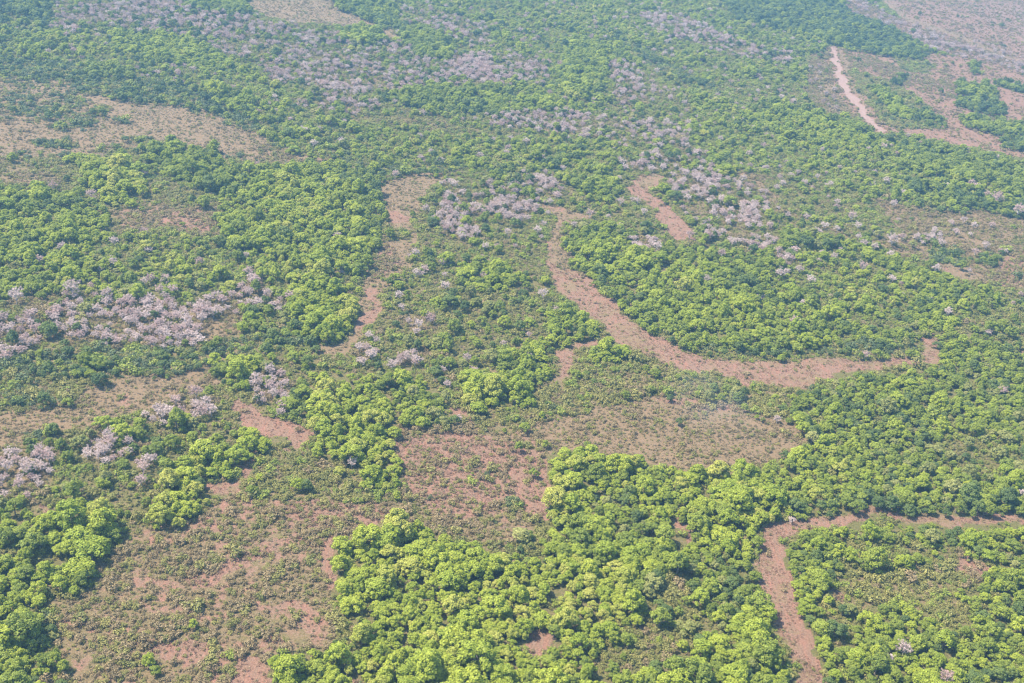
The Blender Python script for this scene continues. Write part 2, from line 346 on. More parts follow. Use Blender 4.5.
def cover_at(P, wob=1.0):
    """which land cover each world point (n,3) belongs to, with ragged borders"""
    wx = P[:, 0] + wob * 7 * (fnoise(P[:, 0], P[:, 1], 16, 501) - .5) * 2
    wy = P[:, 1] + wob * 9 * (fnoise(P[:, 0], P[:, 1], 16, 601) - .5) * 2
    px, py, _ = project(np.stack([wx, wy, P[:, 2]], 1))
    # beyond the surveyed area the same cover carries on, mirrored
    px = np.abs(px); px = np.where(px > W - 1, 2 * (W - 1) - px, px)
    py = np.abs(py); py = np.where(py > H - 1, 2 * (H - 1) - py, py)
    return ZM[np.clip(py, 0, H - 1).astype(int), np.clip(px, 0, W - 1).astype(int)]

OPEN = np.array([k in ('river', 'soil', 'road', 'tan') for k in KN])
def near_open(P, q=3.1):
    px, py, _ = project(P)
    hit = np.zeros(len(P), bool)
    for dx, dy in ((q, 0), (-q, 0), (0, -q * 1.3), (0, q)):
        x, y = px + dx, py + dy
        x = np.abs(x); x = np.where(x > W - 1, 2 * (W - 1) - x, x); y = np.abs(y); y = np.where(y > H - 1, 2 * (H - 1) - y, y)
        hit |= OPEN[ZM[np.clip(y, 0, H - 1).astype(int), np.clip(x, 0, W - 1).astype(int)]]
    return hit

TAB = np.array([[K[k][0], K[k][2], K[k][4], K[k][5], K[k][6], K[k][7]] for k in KN])
THUE = np.array([np.cumsum(K[k][1]) / sum(K[k][1]) for k in KN])
SHUE = np.array([np.cumsum(K[k][3]) / sum(K[k][3]) for k in KN])

# ------------------------------------------------------------------ materials
def nt(mat):
    mat.use_nodes = True
    t = mat.node_tree
    t.nodes.clear()
    return t, t.nodes, t.links

def leaf_mat(name, lo, hi, translucent=.25, rough=.6, spread=.12):
    m = bpy.data.materials.new(name)
    t, N, L = nt(m)
    out = N.new('ShaderNodeOutputMaterial')
    info = N.new('ShaderNodeObjectInfo')
    geo = N.new('ShaderNodeNewGeometry')
    ns = N.new('ShaderNodeTexNoise'); ns.inputs['Scale'].default_value = .55; ns.inputs['Detail'].default_value = 2
    L.new(geo.outputs['Position'], ns.inputs['Vector'])
    add = N.new('ShaderNodeMath'); add.operation = 'MULTIPLY_ADD'
    L.new(ns.outputs['Fac'], add.inputs[0]); add.inputs[1].default_value = .7
    L.new(info.outputs['Random'], add.inputs[2])
    sub = N.new('ShaderNodeMath'); sub.operation = 'SUBTRACT'; L.new(add.outputs[0], sub.inputs[0]); sub.inputs[1].default_value = .35
    mix = N.new('ShaderNodeMix'); mix.data_type = 'RGBA'
    L.new(sub.outputs[0], mix.inputs[0])
    mix.inputs[6].default_value = (*lo, 1); mix.inputs[7].default_value = (*hi, 1)
    # individual leaf sprays differ a little
    hs = N.new('ShaderNodeHueSaturation')
    rr = N.new('ShaderNodeMapRange'); L.new(geo.outputs['Random Per Island'], rr.inputs[0])
    rr.inputs[3].default_value = 1 - spread * 2.2; rr.inputs[4].default_value = 1 + spread * 2.2
    L.new(rr.outputs[0], hs.inputs['Value'])
    L.new(mix.outputs[2], hs.inputs['Color'])
    d = N.new('ShaderNodeBsdfPrincipled'); d.inputs['Roughness'].default_value = rough
    d.inputs['Specular IOR Level'].default_value = .25
    L.new(hs.outputs[0], d.inputs['Base Color'])
    if translucent:
        tr = N.new('ShaderNodeBsdfTranslucent'); L.new(hs.outputs[0], tr.inputs['Color'])
        ms = N.new('ShaderNodeMixShader'); ms.inputs[0].default_value = translucent
        L.new(d.outputs[0], ms.inputs[1]); L.new(tr.outputs[0], ms.inputs[2]); L.new(ms.outputs[0], out.inputs[0])
    else:
        L.new(d.outputs[0], out.inputs[0])
    return m

LEAF = [leaf_mat('leaves_yellow_green', (.34, .375, .055), (.43, .43, .085), .42),
        leaf_mat('leaves_lime', (.27, .335, .034), (.38, .425, .048), .42),
        leaf_mat('leaves_mid_green', (.185, .235, .034), (.30, .350, .045), .42),
        leaf_mat('leaves_dark_green', (.10, .145, .038), (.17, .22, .046), .35),
        leaf_mat('leaves_olive', (.22, .24, .060), (.33, .33, .10), .35)]
SHR = [leaf_mat('scrub_brown', (.215, .165, .078), (.32, .245, .120), .3),
       leaf_mat('scrub_olive', (.185, .190, .048), (.29, .265, .075), .3),
       leaf_mat('scrub_green', (.185, .235, .034), (.28, .315, .046), .3),
       leaf_mat('scrub_dark', (.08, .11, .040), (.13, .16, .055), .25)]
TWIG = [leaf_mat('twigs_pale', (.45, .345, .305), (.60, .485, .435), 0, .8, .15),
        leaf_mat('twigs_pinkish', (.40, .275, .24), (.54, .40, .355), 0, .8, .15)]
BARK = leaf_mat('bark_grey_brown', (.20, .16, .12), (.30, .25, .20), 0, .9, .02)
BARKP = leaf_mat('bark_pale', (.40, .35, .32), (.52, .46, .42), 0, .9, .02)

# ------------------------------------------------------------------ mesh makers
def quads_mesh(name, C_, N_, sx, sy, mat, r, along=None):
    """many small leaf-spray faces: centres, normals, half sizes"""
    n = len(C_)
    N_ = N_ / np.linalg.norm(N_, axis=1)[:, None]
    a = along if along is not None else r.normal(size=(n, 3))
    T = a - (a * N_).sum(1)[:, None] * N_
    T /= np.linalg.norm(T, axis=1)[:, None] + 1e-9
    B = np.cross(N_, T)
    sx = np.broadcast_to(sx, n)[:, None]; sy = np.broadcast_to(sy, n)[:, None]
    k = r.uniform(.55, 1.0, (n, 4, 1))
    V = np.stack([C_ - T * sx * k[:, 0] - B * sy * .5, C_ + B * sy * -k[:, 1] + T * sx * .5,
                  C_ + T * sx * k[:, 2] + B * sy * .5, C_ + B * sy * k[:, 3] - T * sx * .5], 1).reshape(-1, 3)
    me = bpy.data.meshes.new(name)
    me.vertices.add(n * 4); me.vertices.foreach_set('co', V.ravel())
    me.loops.add(n * 4); me.loops.foreach_set('vertex_index', np.arange(n * 4))
    me.polygons.add(n); me.polygons.foreach_set('loop_start', np.arange(n) * 4)
    me.update(calc_edges=True)
    me.materials.append(mat)
    return me

def tubes_mesh(name, segs, mat, sides=6):
    V, F = [], []
    for pts, rad in segs:
        pts = [np.array(p, float) for p in pts]
        base = len(V)
        for i, p in enumerate(pts):
            d = pts[min(i + 1, len(pts) - 1)] - pts[max(i - 1, 0)]
            d /= np.linalg.norm(d) + 1e-9
            a = np.cross(d, [0.3, 1, 0.1]); a /= np.linalg.norm(a); b = np.cross(d, a)
            for s in range(sides):
                t = 2 * math.pi * s / sides
                V.append(p + (a * math.cos(t) + b * math.sin(t)) * rad[i])
        for i in range(len(pts) - 1):
            for s in range(sides):
                q = (s + 1) % sides
                F.append((base + i * sides + s, base + i * sides + q, base + (i + 1) * sides + q, base + (i + 1) * sides + s))
        F.append(tuple(base + (len(pts) - 1) * sides + s for s in range(sides)))
    me = bpy.data.meshes.new(name)
    me.from_pydata([tuple(v) for v in V], [], F)
    me.materials.append(mat)
    return me

def crown_lobes(r, Rx, top, bot, n):
    """centres and radii of the foliage clumps of one crown"""
    L_ = []
    for i in range(n):
        a = i * 2.39996 + r.uniform(-.4, .4)
        f = math.sqrt((i + .5) / n)
        rad = Rx * .74 * f * r.uniform(.85, 1.12)
        zt = top - (top - bot) * (.12 + .62 * f ** 2.2) * r.uniform(.8, 1.15)
        L_.append((rad * math.cos(a), rad * math.sin(a), zt, Rx * r.uniform(.18, .31)))
    for i in range(n // 3):
        a = r.uniform(0, 6.28)
        rad = Rx * r.uniform(.55, .85)
        L_.append((rad * math.cos(a), rad * math.sin(a), bot + (top - bot) * r.uniform(.05, .35), Rx * r.uniform(.2, .3)))
    return L_

def foliage(name, lobes, per, size, mat, r, up=.35):
    C_, N_ = [], []
    for (x, y, z, q) in lobes:
        n = int(per * (q / 1.0) ** 2) + 10
        d = r.normal(size=(n, 3)); d[:, 2] += .45
        d /= np.linalg.norm(d, axis=1)[:, None]
        rad = q * r.uniform(.72, 1.08, (n, 1)) * np.array([1, 1, .8])
        C_.append(np.array([x, y, z]) + d * rad)
        N_.append(d + r.normal(size=(n, 3)) * .38 + np.array([0, 0, up]))
    C_, N_ = np.concatenate(C_), np.concatenate(N_)
    s = r.uniform(.7, 1.25, len(C_)) * size
    return quads_mesh(name, C_, N_, s, s * .8, mat, r)

def make_leafy(seed):
    r = np.random.default_rng(seed)
    Rx = r.uniform(2.8, 3.4); top = r.uniform(6.0, 7.4); bot = r.uniform(2.2, 3.0)
    lobes = crown_lobes(r, Rx, top - .8, bot, int(r.integers(21, 31)))
    ax, ay = r.uniform(1.0, 1.3), r.uniform(.75, 1.0)
    lobes = [(x * ax, y * ay, z + r.uniform(-.6, .5), q * r.uniform(.8, 1.15)) for x, y, z, q in lobes if r.random() > .1]
    me = foliage('crown', lobes, 120, .235, LEAF[1], r)
    hub = np.array([r.uniform(-.3, .3), r.uniform(-.3, .3), bot - .3])
    segs = [([(0, 0, -.25), (hub[0] * .4, hub[1] * .5, bot * .5), hub], [.26, .2, .17])]
    for i in r.permutation(len(lobes))[:7]:
        l = lobes[i]
        mid = hub * .5 + np.array(l[:3]) * .5 + np.array([0, 0, -.35])
        segs.append(([hub - [0, 0, .15], mid, l[:3]], [.13, .085, .03]))
    return me, tubes_mesh('trunk', segs, BARK, 5)

def make_bare(seed, mat):
    r = np.random.default_rng(seed)
    Rx = r.uniform(2.9, 3.7); top = r.uniform(5.8, 7.0); bot = 2.0
    hub = np.array([r.uniform(-.4, .4), r.uniform(-.4, .4), bot])
    segs = [([(0, 0, -.25), (hub[0] * .3, hub[1] * .6, 1.0), hub], [.24, .19, .16])]
    tips = []
    for i in range(9):
        a = i * 2.4 + r.uniform(-.4, .4); f = math.sqrt((i + .6) / 9)
        end = np.array([math.cos(a) * Rx * .75 * f, math.sin(a) * Rx * .75 * f, top - (top - bot) * .45 * f ** 2 - .5])
        mid = hub * .55 + end * .45 + np.array([r.uniform(-.3, .3), r.uniform(-.3, .3), -.2])
        segs.append(([hub, mid, end], [.12, .085, .04]))
        for j in range(4):
            b = mid * .4 + end * .6 if j < 2 else end
            e2 = b + r.normal(size=3) * [.75, .75, .45] + [0, 0, .4]
            segs.append(([b, b * .5 + e2 * .5 + [0, 0, .08], e2], [.05, .035, .02]))
            tips += [b, e2, e2]
    tr = tubes_mesh('trunk', segs, BARKP, 5)
    tips = np.array(tips)
    n = 2600
    t = tips[r.integers(0, len(tips), n)]
    d = r.normal(size=(n, 3)); d[:, 2] = np.abs(d[:, 2]) * .9 + .1
    d += (t - np.array([0, 0, bot])) * .25
    d /= np.linalg.norm(d, axis=1)[:, None]
    C_ = t + d * r.uniform(.1, .75, (n, 1))
    tw = quads_mesh('twigs', C_, r.normal(size=(n, 3)) + [0, 0, .8], r.uniform(.20, .40, n), .050, mat, r, along=d)
    return tw, tr

def make_shrub(seed, mat):
    r = np.random.default_rng(seed)
    n = int(r.integers(5, 9)); Rx = r.uniform(1.0, 1.5)
    lobes = []
    for i in range(n):
        a = i * 2.4 + r.uniform(-.5, .5); f = math.sqrt((i + .4) / n) * Rx * .8
        lobes.append((f * math.cos(a), f * math.sin(a), r.uniform(.35, .95) * (1 - .35 * f / Rx), r.uniform(.38, .68)))
    me = foliage('shrub', lobes, 85, .17, mat, r, .5)
    return me

def make_tuft(seed, mat):
    r = np.random.default_rng(seed)
    n = 34
    C_ = np.concatenate([r.normal(size=(n, 2)) * .30, r.uniform(.08, .42, (n, 1))], 1)
    d = r.normal(size=(n, 3)) * .6 + [0, 0, 1]
    return quads_mesh('tuft', C_, r.normal(size=(n, 3)) + [0, 0, .5], r.uniform(.16, .34, n), .09, mat, r, along=d)
GRASS = [leaf_mat('straw_tufts', (.26, .20, .11), (.38, .30, .18), .2),
         leaf_mat('reddish_straw', (.27, .16, .10), (.38, .24, .17), .2),
         leaf_mat('olive_tufts', (.14, .14, .055), (.22, .20, .085), .2)]

LEAFY = [make_leafy(100 + i) for i in range(8)]
CROWN = []
for me, tr in LEAFY:
    row = []
    for m in LEAF:
        c = me.copy(); c.materials.clear(); c.materials.append(m); row.append(c)
    CROWN.append(row)
BARE = [[make_bare(200 + i, m) for m in TWIG] for i in range(4)]
SHRUB = []
for i in range(4):
    base = make_shrub(300 + i, SHR[0]); row = []
    for m in SHR:
        c = base.copy(); c.materials.clear(); c.materials.append(m); row.append(c)
    SHRUB.append(row)

# ------------------------------------------------------------------ where everything stands
YN, YF = 235.0, 2500.0
def scatter(step, seed, z):
    r = np.random.default_rng(seed)
    ys = np.arange(YN, YF, step)
    hw = 0.52 * YF + 80
    xs = np.arange(-hw, hw, step)
    X, Y = np.meshgrid(xs, ys)
    X = (X + r.uniform(-.46, .46, X.shape) * step).ravel(); Y = (Y + r.uniform(-.46, .46, Y.shape) * step).ravel()
    P = np.stack([X, Y, np.full_like(X, z)], 1)
    px, py, d = project(P)
    ok = (px > -170) & (px < W + 170) & (py > -22) & (py < H + 150)
    return P[ok], px[ok], py[ok], d[ok]

def pick_hue(tab, z, u):
    return (u[:, None] > tab[z]).sum(1)

def place_trees():
    r = np.random.default_rng(5)
    P, px, py, d = scatter(3.9, 21, 3.4)
    z = cover_at(P)
    dens = TAB[z, 0]
    cl = fnoise(P[:, 0], P[:, 1], 22, 71)
    dens = np.where(dens < .85, dens * np.clip(.35 + 2.6 * (cl - .25), 0, 2), dens)
    gaps = fnoise(P[:, 0], P[:, 1], 30, 81)
    dens = np.where((dens >= .85) & (gaps < .30), dens * .55, dens)
    k = (r.random(len(P)) < dens) & ~near_open(P)
    P, z, px, py, d = P[k], z[k], px[k], py[k], d[k]
    thick = np.isin(z, [KN.index('lime'), KN.index('limed'), KN.index('green'), KN.index('forest'), KN.index('olivefor')])
    u = np.clip(r.random(len(P)) * .66 + .34 * (fnoise(P[:, 0], P[:, 1], 35, 91) - .15) / .7, 0, .999)
    hue = np.minimum(pick_hue(THUE, z, u), 4)
    big = fnoise(P[:, 0], P[:, 1], 28, 151)
    sc = TAB[z, 5] * r.choice([.40, .62, .88, 1.15, 1.6], len(P), p=[.24, .27, .24, .17, .08]) * np.clip(.75 + .9 * (big - .25), .75, 1.2)
    sc = np.where(thick, np.maximum(sc, r.uniform(.6, .85, len(P))), sc) * r.uniform(.9, 1.1, len(P))
    return dict(P=P, z=z, px=px, py=py, d=d, hue=hue, sc=sc, rot=r.uniform(0, 6.283, len(P)), var=r.integers(0, 8, len(P)), tz=r.uniform(.72, 1.08, len(P)))

def extra(D, pts, zc):
    """single plants that can be told apart: (photo x, photo y, hue, scale), stood on the ground where they grow"""
    n = len(pts); r = np.random.default_rng(99)
    P = np.array([ground_at(a, b, zc) for a, b, _h, _s in pts])
    px, py, d = project(P)
    add = dict(P=P, z=np.zeros(n, int), px=px, py=py, d=d, hue=np.array([p[2] for p in pts]), sc=np.array([p[3] for p in pts], float),
               rot=r.uniform(0, 6.28, n), var=r.integers(0, 4, n), tz=np.ones(n))
    return {k: np.concatenate([D[k], add[k]]) for k in D}

def place_bare():
    r = np.random.default_rng(6)
    P, px, py, d = scatter(5.0, 22, 3.2)
    z = cover_at(P, .5)
    dens = TAB[z, 2]
    cl = fnoise(P[:, 0], P[:, 1], 16, 72)
    dens = np.where(dens < .85, dens * np.clip(.2 + 3.2 * (cl - .3), 0, 2.2), dens)
    dens = np.where(TAB[z, 2] > .8, dens * np.clip(.5 + 3 * (cl - .3), .15, 1.1), dens)
    dens = np.where((z == 0) & (py > 540), 0, dens)
    k = r.random(len(P)) < dens
    P, z, px, py, d = P[k], z[k], px[k], py[k], d[k]
    hue = (r.random(len(P)) < np.where(px < 300, .35, .3) + .25 * (py < 120)).astype(int)
    sc = r.uniform(.55, 1.1, len(P))
    return dict(P=P, z=z, px=px, py=py, d=d, hue=hue, sc=sc, rot=r.uniform(0, 6.283, len(P)), var=r.integers(0, 4, len(P)), tz=r.uniform(.8, 1.05, len(P)))

def place_shrubs():
    r = np.random.default_rng(7)
    P, px, py, d = scatter(1.95, 23, .5)
    z = cover_at(P)
    dens = TAB[z, 1].copy()
    cl = fnoise(P[:, 0], P[:, 1], 11, 73)
    dens *= np.where(TAB[z, 3] > .35, np.clip(.55 + 2.6 * (cl - .36), .12, 1.2), np.clip(.8 + 2.0 * (cl - .4), .1, 1.25))
    dens = np.where(TAB[z, 0] > .85, dens * .6, dens)
    ridge = np.abs(fnoise(P[:, 0] + .4 * P[:, 1], P[:, 1], 26, 141) - .5)
    dens *= np.where(TAB[z, 3] > .35, np.clip((ridge - .012) * 40, .12, 1), 1)
    k = r.random(len(P)) < dens * .9
    P, z, px, py, d = P[k], z[k], px[k], py[k], d[k]
    u = np.clip(r.random(len(P)) * .7 + .3 * (fnoise(P[:, 0], P[:, 1], 14, 92) - .15) / .7, 0, .999)
    hue = np.minimum(pick_hue(SHUE, z, u), 3)
    sz = fnoise(P[:, 0], P[:, 1], 9, 161)
    sc = r.choice([.6, .9, 1.25, 1.7], len(P), p=[.32, .38, .22, .08]) * np.clip(.8 + 1.2 * (sz - .35), .7, 1.4)
    sc = sc * np.where(np.isin(z, [KN.index('dryolive'), KN.index('dry'), KN.index('river')]), .72, 1) * r.uniform(.85, 1.15, len(P)) * np.where(hue >= 2, 1.25, 1.0) * np.where(np.isin(z, [KN.index('savdry'), KN.index('plain'), KN.index('olive'), KN.index('dark')]), 1.15, 1.0)
    big = r.random(len(P)) < .06
    sc = np.where(big & (TAB[z, 1] > .3), sc * 1.5, sc)
    return dict(P=P, z=z, px=px, py=py, d=d, hue=hue, sc=sc, rot=r.uniform(0, 6.283, len(P)), var=r.integers(0, 4, len(P)), tz=r.uniform(.8, 1.35, len(P)))

def place_tufts():
    r = np.random.default_rng(8)
    out = []
    for step, d0, d1, k0 in ((1.15, 0, 620, 1.0), (1.9, 620, 1000, 1.5), (3.2, 1000, 9999, 2.2)):
        P, px, py, d = scatter(step, 30 + int(d0), .1)
        k = (d >= d0) & (d < d1)
        P, px, py, d = P[k], px[k], py[k], d[k]
        z = cover_at(P)
        open_ = TAB[z, 3] + TAB[z, 4]
        cl = fnoise(P[:, 0], P[:, 1], 7, 74)
        dens = np.clip((open_ - .35) * 1.5, 0, 1) * np.clip(.45 + 2.4 * (cl - .42), .08, 1)
        dens *= np.where(z == KN.index('road'), .06, 1) * np.where(TAB[z, 3] > .9, .55, .9)
        k = r.random(len(P)) < dens
        out.append((P[k], z[k], d[k], np.full(k.sum(), k0)))
    P, z, d, k0 = (np.concatenate(a) for a in zip(*out))
    n = len(P)
    soil = TAB[z, 3]
    hue = np.where(r.random(n) < .85 * (soil > .5), 1, np.where(r.random(n) < .25, 2, 0))
    return dict(P=P, d=d, hue=hue, sc=k0 * r.uniform(.5, 1.2, n), rot=r.uniform(0, 6.283, n), var=r.integers(0, 3, n), tz=r.uniform(.6, 1.3, n) / k0)

TREES_1 = [(859, 59, 3, 1.2), (941, 91, 3, 1.3), (903, 76, 3, 1.3), (975, 68, 3, 1.3), (897, 80, 3, 1.0), (953, 62, 3, .9), (920, 12, 3, .9),
           (616, 352, 1, 1.3), (606, 354, 1, 1.1), (626, 353, 1, 1.1), (735, 392, 4, .8), (722, 394, 2, .75),
           (148, 656, 1, .8), (155, 666, 2, .7), (96, 362, 2, 1.1), (84, 360, 2, 1.2), (652, 386, 2, .8), (626, 392, 2, .8), (680, 418, 3, .7),
           (588, 440, 2, .6), (546, 440, 2, .7), (519, 444, 2, .9), (142, 206, 2, .7), (70, 548, 1, 1.2), (45, 570, 1, 1.3), (78, 572, 1, 1.1)]
BARE_1 = [(904, 650, 0, 1.0), (947, 678, 1, 1.0), (529, 356, 0, .8), (467, 358, 0, .9), (421, 273, 0, .8), (399, 295, 0, .9),
          (852, 218, 1, 1.3), (892, 243, 0, 1.6), (863, 268, 1, 1.2), (996, 202, 1, 1.8), (987, 195, 1, 1.0), (1018, 214, 1, 1.8), (780, 275, 0, 1.2),
          (794, 323, 1, 1.1), (72, 292, 0, 1.5), (16, 299, 0, 1.4), (107, 296, 0, 1.2), (160, 291, 1, 1.0), (141, 480, 1, .9), (706, 280, 0, 1.0),
          (485, 276, 1, 1.0), (690, 235, 1, 1.0), (330, 182, 0, 1.0), (337, 236, 0, .9)]
SHRUBS_1 = [(473, 482, 2, 2.3), (515, 500, 3, 2.0), (410, 497, 1, 2.8), (534, 520, 1, 2.6), (384, 524, 1, 2.3), (400, 519, 1, 2.0), (487, 473, 3, 1.3), (333, 605, 2, 1.5),
            (213, 649, 1, 2.0), (229, 655, 2, 2.0), (345, 490, 1, 2.2), (290, 478, 2, 1.7), (296, 614, 1, 2.4), (95, 574, 2, 1.7), (170, 570, 1, 1.8), (460, 540, 1, 2.4),
            (495, 545, 1, 2.6), (510, 552, 1, 2.2), (440, 530, 1, 2.2), (430, 497, 3, 1.5), (294, 548, 1, 1.9), (278, 568, 1, 2.2), (310, 562, 1, 2.2)]
TR, BA, SH, TU = place_trees(), place_bare(), place_shrubs(), place_tufts()

def choose(D, n, need=6):
    vis = (D['px'] > need) & (D['px'] < W - need) & (D['py'] > need) & (D['py'] < H - need)
    size = np.where(vis, D['sc'] / D['d'], -1)
    o = np.argsort(-size)[:n]
    o = o[size[o] > 0]
    m = np.zeros(len(D['sc']), bool); m[o] = True
    return m

# ------------------------------------------------------------------ stuff: everything past the countable ones
def proto_collection(name, meshes):
    c = bpy.data.collections.new(name)
    for i, me in enumerate(meshes):
        o = bpy.data.objects.new('%s_%03d' % (name, i), me)
        c.objects.link(o)
    return c

def joined(a, b):
    """crown and trunk as one mesh for the instanced mass"""
    me = bpy.data.meshes.new('tree_mesh')
    va = np.empty(len(a.vertices) * 3); a.vertices.foreach_get('co', va)
    vb = np.empty(len(b.vertices) * 3); b.vertices.foreach_get('co', vb)
    fa = [tuple(p.vertices) for p in a.polygons]; n = len(a.vertices)
    fb = [tuple(v + n for v in p.vertices) for p in b.polygons]
    me.from_pydata(np.concatenate([va, vb]).reshape(-1, 3).tolist(), [], fa + fb)
    me.materials.append(a.materials[0]); me.materials.append(b.materials[0])
    me.polygons.foreach_set('material_index', np.array([0] * len(fa) + [1] * len(fb), np.int32))
    return me

def mass(name, label, cat, D, keep, index, coll):
    P = D['P'][keep].copy(); P[:, 2] = 0
    n = len(P)
    me = bpy.data.meshes.new(name)
    me.vertices.add(n); me.vertices.foreach_set('co', P.ravel())
    for nm, arr, ty in (('idx', index[keep].astype(np.int32), 'INT'), ('rot', D['rot'][keep], 'FLOAT'), ('sc', D['sc'][keep], 'FLOAT'), ('tz', D['tz'][keep], 'FLOAT')):
        at = me.attributes.new(nm, ty, 'POINT'); at.data.foreach_set('value', np.ascontiguousarray(arr))
    o = bpy.data.objects.new(name, me); COL.objects.link(o)
    g = bpy.data.node_groups.new(name + '_nodes', 'GeometryNodeTree')
    g.interface.new_socket('Geometry', in_out='INPUT', socket_type='NodeSocketGeometry')
    g.interface.new_socket('Geometry', in_out='OUTPUT', socket_type='NodeSocketGeometry')
    N, L = g.nodes, g.links
    gi, go = N.new('NodeGroupInput'), N.new('NodeGroupOutput')
    ci = N.new('GeometryNodeCollectionInfo'); ci.inputs['Collection'].default_value = coll
    ci.inputs['Separate Children'].default_value = True; ci.inputs['Reset Children'].default_value = True
    ip = N.new('GeometryNodeInstanceOnPoints'); ip.inputs['Pick Instance'].default_value = True
    def attr(nm, ty):
        a = N.new('GeometryNodeInputNamedAttribute'); a.data_type = ty; a.inputs['Name'].default_value = nm
        return a.outputs['Attribute']
    cr = N.new('ShaderNodeCombineXYZ'); L.new(attr('rot', 'FLOAT'), cr.inputs[2])
    cs = N.new('ShaderNodeCombineXYZ'); s = attr('sc', 'FLOAT')
    mz = N.new('ShaderNodeMath'); mz.operation = 'MULTIPLY'; L.new(s, mz.inputs[0]); L.new(attr('tz', 'FLOAT'), mz.inputs[1])
    L.new(s, cs.inputs[0]); L.new(s, cs.inputs[1]); L.new(mz.outputs[0], cs.inputs[2])
    L.new(gi.outputs[0], ip.inputs['Points']); L.new(ci.outputs[0], ip.inputs['Instance'])
    L.new(attr('idx', 'INT'), ip.inputs['Instance Index'])
    L.new(cr.outputs[0], ip.inputs['Rotation']); L.new(cs.outputs[0], ip.inputs['Scale'])
    L.new(ip.outputs[0], go.inputs[0])
    md = o.modifiers.new('scatter', 'NODES'); md.node_group = g
    o['kind'] = 'stuff'; o['label'] = label; o['category'] = cat
    return o

tree_protos = proto_collection('tree_kinds', [joined(CROWN[i][h], LEAFY[i][1]) for i in range(8) for h in range(5)])
bare_protos = proto_collection('bare_kinds', [joined(*BARE[i][h]) for i in range(4) for h in range(2)])
shrub_protos = proto_collection('scrub_kinds', [SHRUB[i][h] for i in range(4) for h in range(4)])
TR, BA, SH = extra(TR, TREES_1, 4.5), extra(BA, BARE_1, 3.5), extra(SH, SHRUBS_1, 1.0)
tsel, bsel, ssel = choose(TR, 300), choose(BA, 300), choose(SH, 300)
mass('woodland', 'green woodland stretching away behind the nearest trees to the hazy distance', 'woodland', TR, ~tsel, TR['var'] * 5 + TR['hue'], tree_protos)
mass('leafless_woodland', 'pale pinkish leafless woods scattered in the far distance', 'woodland', BA, ~bsel, BA['var'] * 2 + BA['hue'], bare_protos)
mass('scrub', 'brown and olive scrub covering the open ground between the trees', 'scrub', SH, ~ssel, SH['var'] * 4 + SH['hue'], shrub_protos)

tuft_protos = proto_collection('tuft_kinds', [make_tuft(400 + i, m) for i in range(3) for m in GRASS])
mass('dry_grass', 'low straw and reddish dry grass tufts over the bare soil', 'grass', TU, np.ones(len(TU['sc']), bool), TU['var'] * 3 + TU['hue'], tuft_protos)

# ------------------------------------------------------------------ countable ones
ONES = 'zeroth first second third fourth fifth sixth seventh eighth ninth tenth eleventh twelfth thirteenth fourteenth fifteenth sixteenth seventeenth eighteenth nineteenth'.split()
TENS = {20: ('twentieth', 'twenty'), 30: ('thirtieth', 'thirty'), 40: ('fortieth', 'forty'), 50: ('fiftieth', 'fifty')}
def ordinal(n):
    if n < 20: return ONES[n]
    t = n // 10 * 10
    return TENS[t][0] if n == t else TENS[t][1] + '-' + ONES[n - t]

TREE_PLACES = [((0, 0, 135, 470), 'woods at upper left'), ((0, 470, 135, 700), 'grove along the left edge'), ((135, 330, 262, 540), 'grove above the brown scrub'),
               ((262, 330, 400, 500), 'lime grove by pink clearing'), ((225, 500, 400, 700), 'forest beside brown scrub'), ((400, 500, 545, 700), 'bottom centre forest'),
               ((135, 540, 225, 700), 'inside the brown scrub'), ((545, 440, 655, 700), 'forest right of pink clearing'), ((655, 440, 795, 700), 'forest left of dirt track'),
               ((795, 519, 905, 700), 'woods right of dirt track'), ((905, 519, 1030, 700), 'woods in bottom right corner'), ((795, 350, 1030, 519), 'forest above the dirt track'),
               ((800, 0, 1030, 160), 'hazy plain at top right'), ((400, 330, 800, 440), 'around the central dry field'), ((0, 0, 1030, 700), 'upper woods')]
BARE_PLACES = [((0, 265, 160, 400), 'pale belt at left'), ((160, 255, 320, 345), 'right end of pale belt'), ((240, 345, 330, 400), 'clump above red dirt patch'),
               ((0, 400, 75, 560), 'clump at left edge'), ((75, 400, 260, 560), 'clumps beside lower left grove'), ((330, 280, 450, 400), 'clumps right of dry gully'),
               ((430, 160, 580, 260), 'clumps above central woods'), ((580, 120, 720, 260), 'around the short dirt track'), ((720, 120, 800, 340), 'clumps right of dirt track'),
               ((800, 120, 1030, 350), 'grey slope at right'), ((700, 500, 1030, 700), 'woods at bottom right'), ((0, 350, 1030, 700), 'lower woods'), ((0, 0, 1030, 700), 'upper woods')]
SHRUB_PLACES = [((0, 420, 260, 560), 'beside lower left grove'), ((0, 560, 170, 700), 'left part of scrub field'), ((170, 560, 360, 700), 'right part of scrub field'),
                ((260, 440, 400, 560), 'scrub below lime grove'), ((400, 400, 560, 570), 'pink clearing at centre'), ((360, 560, 770, 700), 'gaps in bottom forest'),
                ((770, 500, 1030, 700), 'woods at bottom right'), ((560, 340, 800, 500), 'central dry field'), ((0, 0, 1030, 700), 'upper scrub')]
